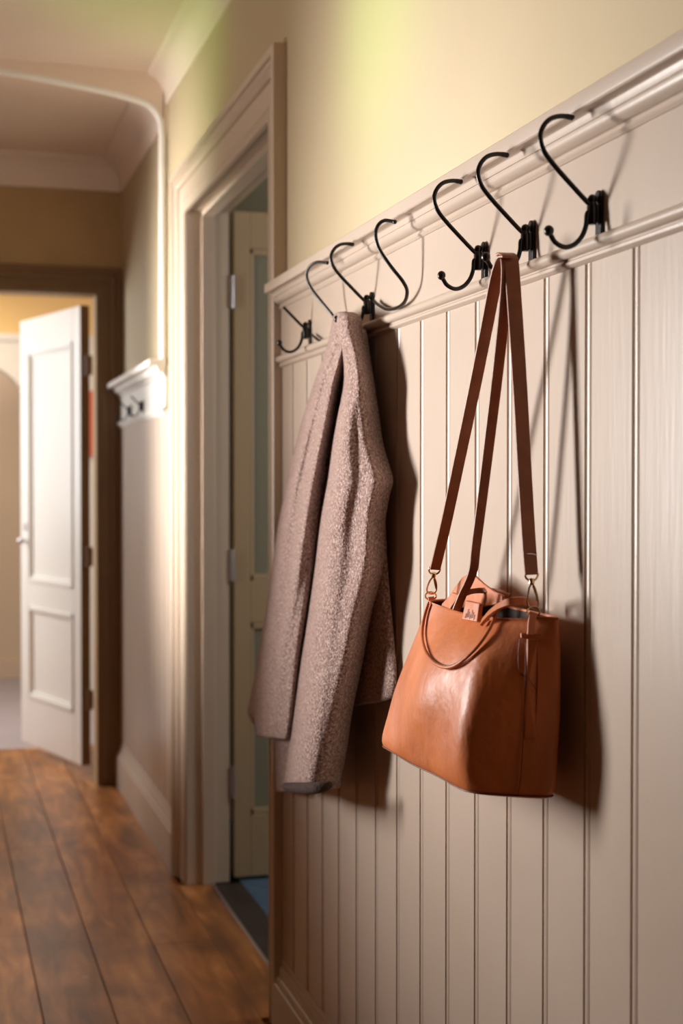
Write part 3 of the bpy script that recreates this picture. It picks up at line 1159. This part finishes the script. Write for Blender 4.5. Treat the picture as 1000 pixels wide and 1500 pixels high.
# stamped patch with illegible short strokes
q = ((676, 907), (683, 880), (708, 884), (698, 911))
A_ = [front_px(a, b, .003) for a, b in q]
A_ = [Vector((min(p.x, .650), p.y, p.z)) for p in A_]
f = MB().loft([A_, [p + Vector((.006, 0, 0)) for p in A_]])
pt = f.build('patch', M['leather'], bag, bevel=.0008)
c0, c1_, c2_, c3_ = A_
st_ = MB()
for i in range(7):
    u = .22 + .095 * i
    a = c3_.lerp(c0, u * .0 + .12).lerp(c2_.lerp(c1_, .12), 0)
    lo_ = c0.lerp(c3_, u).lerp(c1_.lerp(c2_, u), .10 + .03 * (i % 3))
    hi_ = c0.lerp(c3_, u + .02).lerp(c1_.lerp(c2_, u + .05), .36 + .12 * ((i * 2) % 3))
    st_.tube([lo_ + Vector((-.0003, 0, 0)), hi_ + Vector((-.0003, 0, 0))], .00035, 6)
st_.build('stamped_mark', M['thread'], pt)


# side details (the face towards the photographer)
def side_px(px, py, off):
    X = .68
    for _ in range(20):
        p = PX(px, py, X=X)
        z = min(max(p.z, .85), 1.064)
        v = lerp_table(lt, z)
        B = Vector((v[2], v[3]))
        C = Vector((v[4], v[5]))
        # intersect line of sight with the plane through B and C
        dd = FWD + RGT * ((px - 500) / FPX) + UPV * ((750 - py) / FPX)
        n2 = Vector((-(C - B).y, (C - B).x))
        if n2.y > 0:
            n2 = -n2
        n2.normalize()
        Bo = B + n2 * (off + .003)
        t = (n2.x * Bo.x + n2.y * Bo.y) / (n2.x * dd.x + n2.y * dd.y)
        return Vector((0, 0, CAMH)) + dd * t


def side_plate(name, px_poly, m, off, th, bev=.0008):
    A_ = [side_px(a, b, off) for a, b in px_poly]
    B_ = [p + Vector((0, th, 0)) for p in A_]
    return MB().loft([A_, B_]).build(name, m, bag, bevel=bev)


side_plate('side_tab', [(763, 927), (794, 928), (794, 936), (763, 935)], M['leather'], .003, .003)
side_plate('side_strap', [(773, 936), (788, 936), (789, 1000), (785, 1083), (768, 1083), (771, 1000)], M['leather'], .0035, .0045)
s = MB()
s.tube(spline([side_px(a, b, .002) for a, b in ((761, 936), (759, 960), (760, 980), (765, 988), (772, 992))], 4), .0006, 6)
s.tube(spline([side_px(a, b, .005) for a, b in ((770, 940), (769, 1000), (766, 1080), (763, 1130), (759, 1164))], 4), .0006, 6)
s.tube(spline([side_px(a, b, .005) for a, b in ((774, 992), (780, 1003), (785, 1010))], 4), .0005, 6)
s.build('side_seam', M['thread'], bag, smooth=True)


# clasps: swivel, snap hook, ring
def clasp(top, bot, wdir):
    top = Vector(top)
    bot = Vector(bot)
    ax = (bot - top).normalized()
    L_ = (bot - top).length
    wd = (Vector(wdir) - ax * Vector(wdir).dot(ax)).normalized()
    root_parts = MB()
    # strap end collar
    pts = [top + wd * a + ax * b for a, b in ((-.007, -.003), (-.007, .002), (-.003, .006), (.003, .006), (.007, .002), (.007, -.003))]
    root_parts.tube(spline(pts + [pts[0]], 3), .0013, 8, cap=False)
    root_parts.tube([top + ax * .004, top + ax * .010], .0034, 10)
    c_ = root_parts.build('clasp', M['gold'], bag, smooth=True)
    g = MB()
    lo = [(0, .010), (-.003, .014), (-.0055, L_ * .55), (-.0065, L_ * .8), (-.003, L_ * .93), (.003, L_ * .93), (.0065, L_ * .8), (.0055, L_ * .55), (.003, .014), (0, .010)]
    g.tube(spline([top + wd * a + ax * b for a, b in lo], 4), .0012, 8, cap=False)
    g.tube([top + wd * .001 + ax * .013, top + wd * .0055 + ax * (L_ * .72)], .0011, 8)
    g.build('snap_hook', M['gold'], c_, smooth=True)
    r_ = MB()
    q = []
    for k in range(17):
        a = 2 * math.pi * k / 16
        q.append(bot + wd * math.cos(a) * .0075 + ax * (math.sin(a) * .006 + .001))
    r_.tube(q, .0012, 8, cap=False)
    r_.build('ring', M['gold'], c_, smooth=True)


cl_t, cl_b = PX(636, 835, X=.662), PX(631, 872, X=.662)
clasp(cl_t, cl_b, (1, -.25, 0))
cr_t, cr_b = PX(778, 843, X=.690), PX(781, 895, X=.688)
clasp(cr_t, cr_b, (1, -.25, 0))
# leather loops that hold the rings
lp = MB().ribbon([cl_b + Vector((0, 0, -.002)), cl_b + Vector((0.001, 0, -.012)), cl_b + Vector((.002, -.002, -.022))], .009, Vector((1, 0, 0)), .003)
lp.build('ring_loop', M['leather'], bag, smooth=True)
lp = MB().ribbon([cr_b + Vector((0, 0, -.002)), side_px(778, 912, .004), side_px(777, 930, .004)], .009, Vector((1, 0, 0)), .003)
lp.build('ring_loop', M['leather'], bag, smooth=True)

# shoulder straps: over the lower arm of their hook
ya = yof(781, 350)
X1 = .668


def strap(path, w0, w1, name='strap'):
    q = spline([PX(a, b, X=x) for a, b, x in path], 8)
    n_ = len(q)
    ws = [w0 + (w1 - w0) * i / (n_ - 1) for i in range(n_)]
    return MB().ribbon(q, ws, Vector((1, -.12, 0)), .0030).build(name, M['strap'], bag, smooth=True)


strap([(637, 834, .662), (654, 762, .664), (673, 672, .666), (694, 572, .668), (712, 482, .669), (724, 420, .670), (731, 392, .671), (737, 378, .671), (744, 376, .673)], .0150, .0175)
strap([(668, 894, .650), (677, 872, .655), (692, 838, .660), (697, 800, .661), (706, 730, .663), (716, 650, .666), (727, 560, .669), (737, 470, .672), (742, 410, .674), (742, 384, .674), (740, 376, .674)], .0110, .0160)
strap([(736, 374, .677), (741, 372, .678), (747, 378, .679), (750, 400, .680), (755, 470, .682), (762, 580, .685), (768, 690, .687), (774, 790, .689), (778, 842, .690)], .0200, .0170)
st2 = MB()
st2.tube(spline([side_px(0, 0, 0) * 0 + PX(a, b, X=.685) for a, b in ((768, 812), (778, 811), (786, 813))], 3), .0005, 6)
st2.build('strap_stitch', M['thread'], bag)
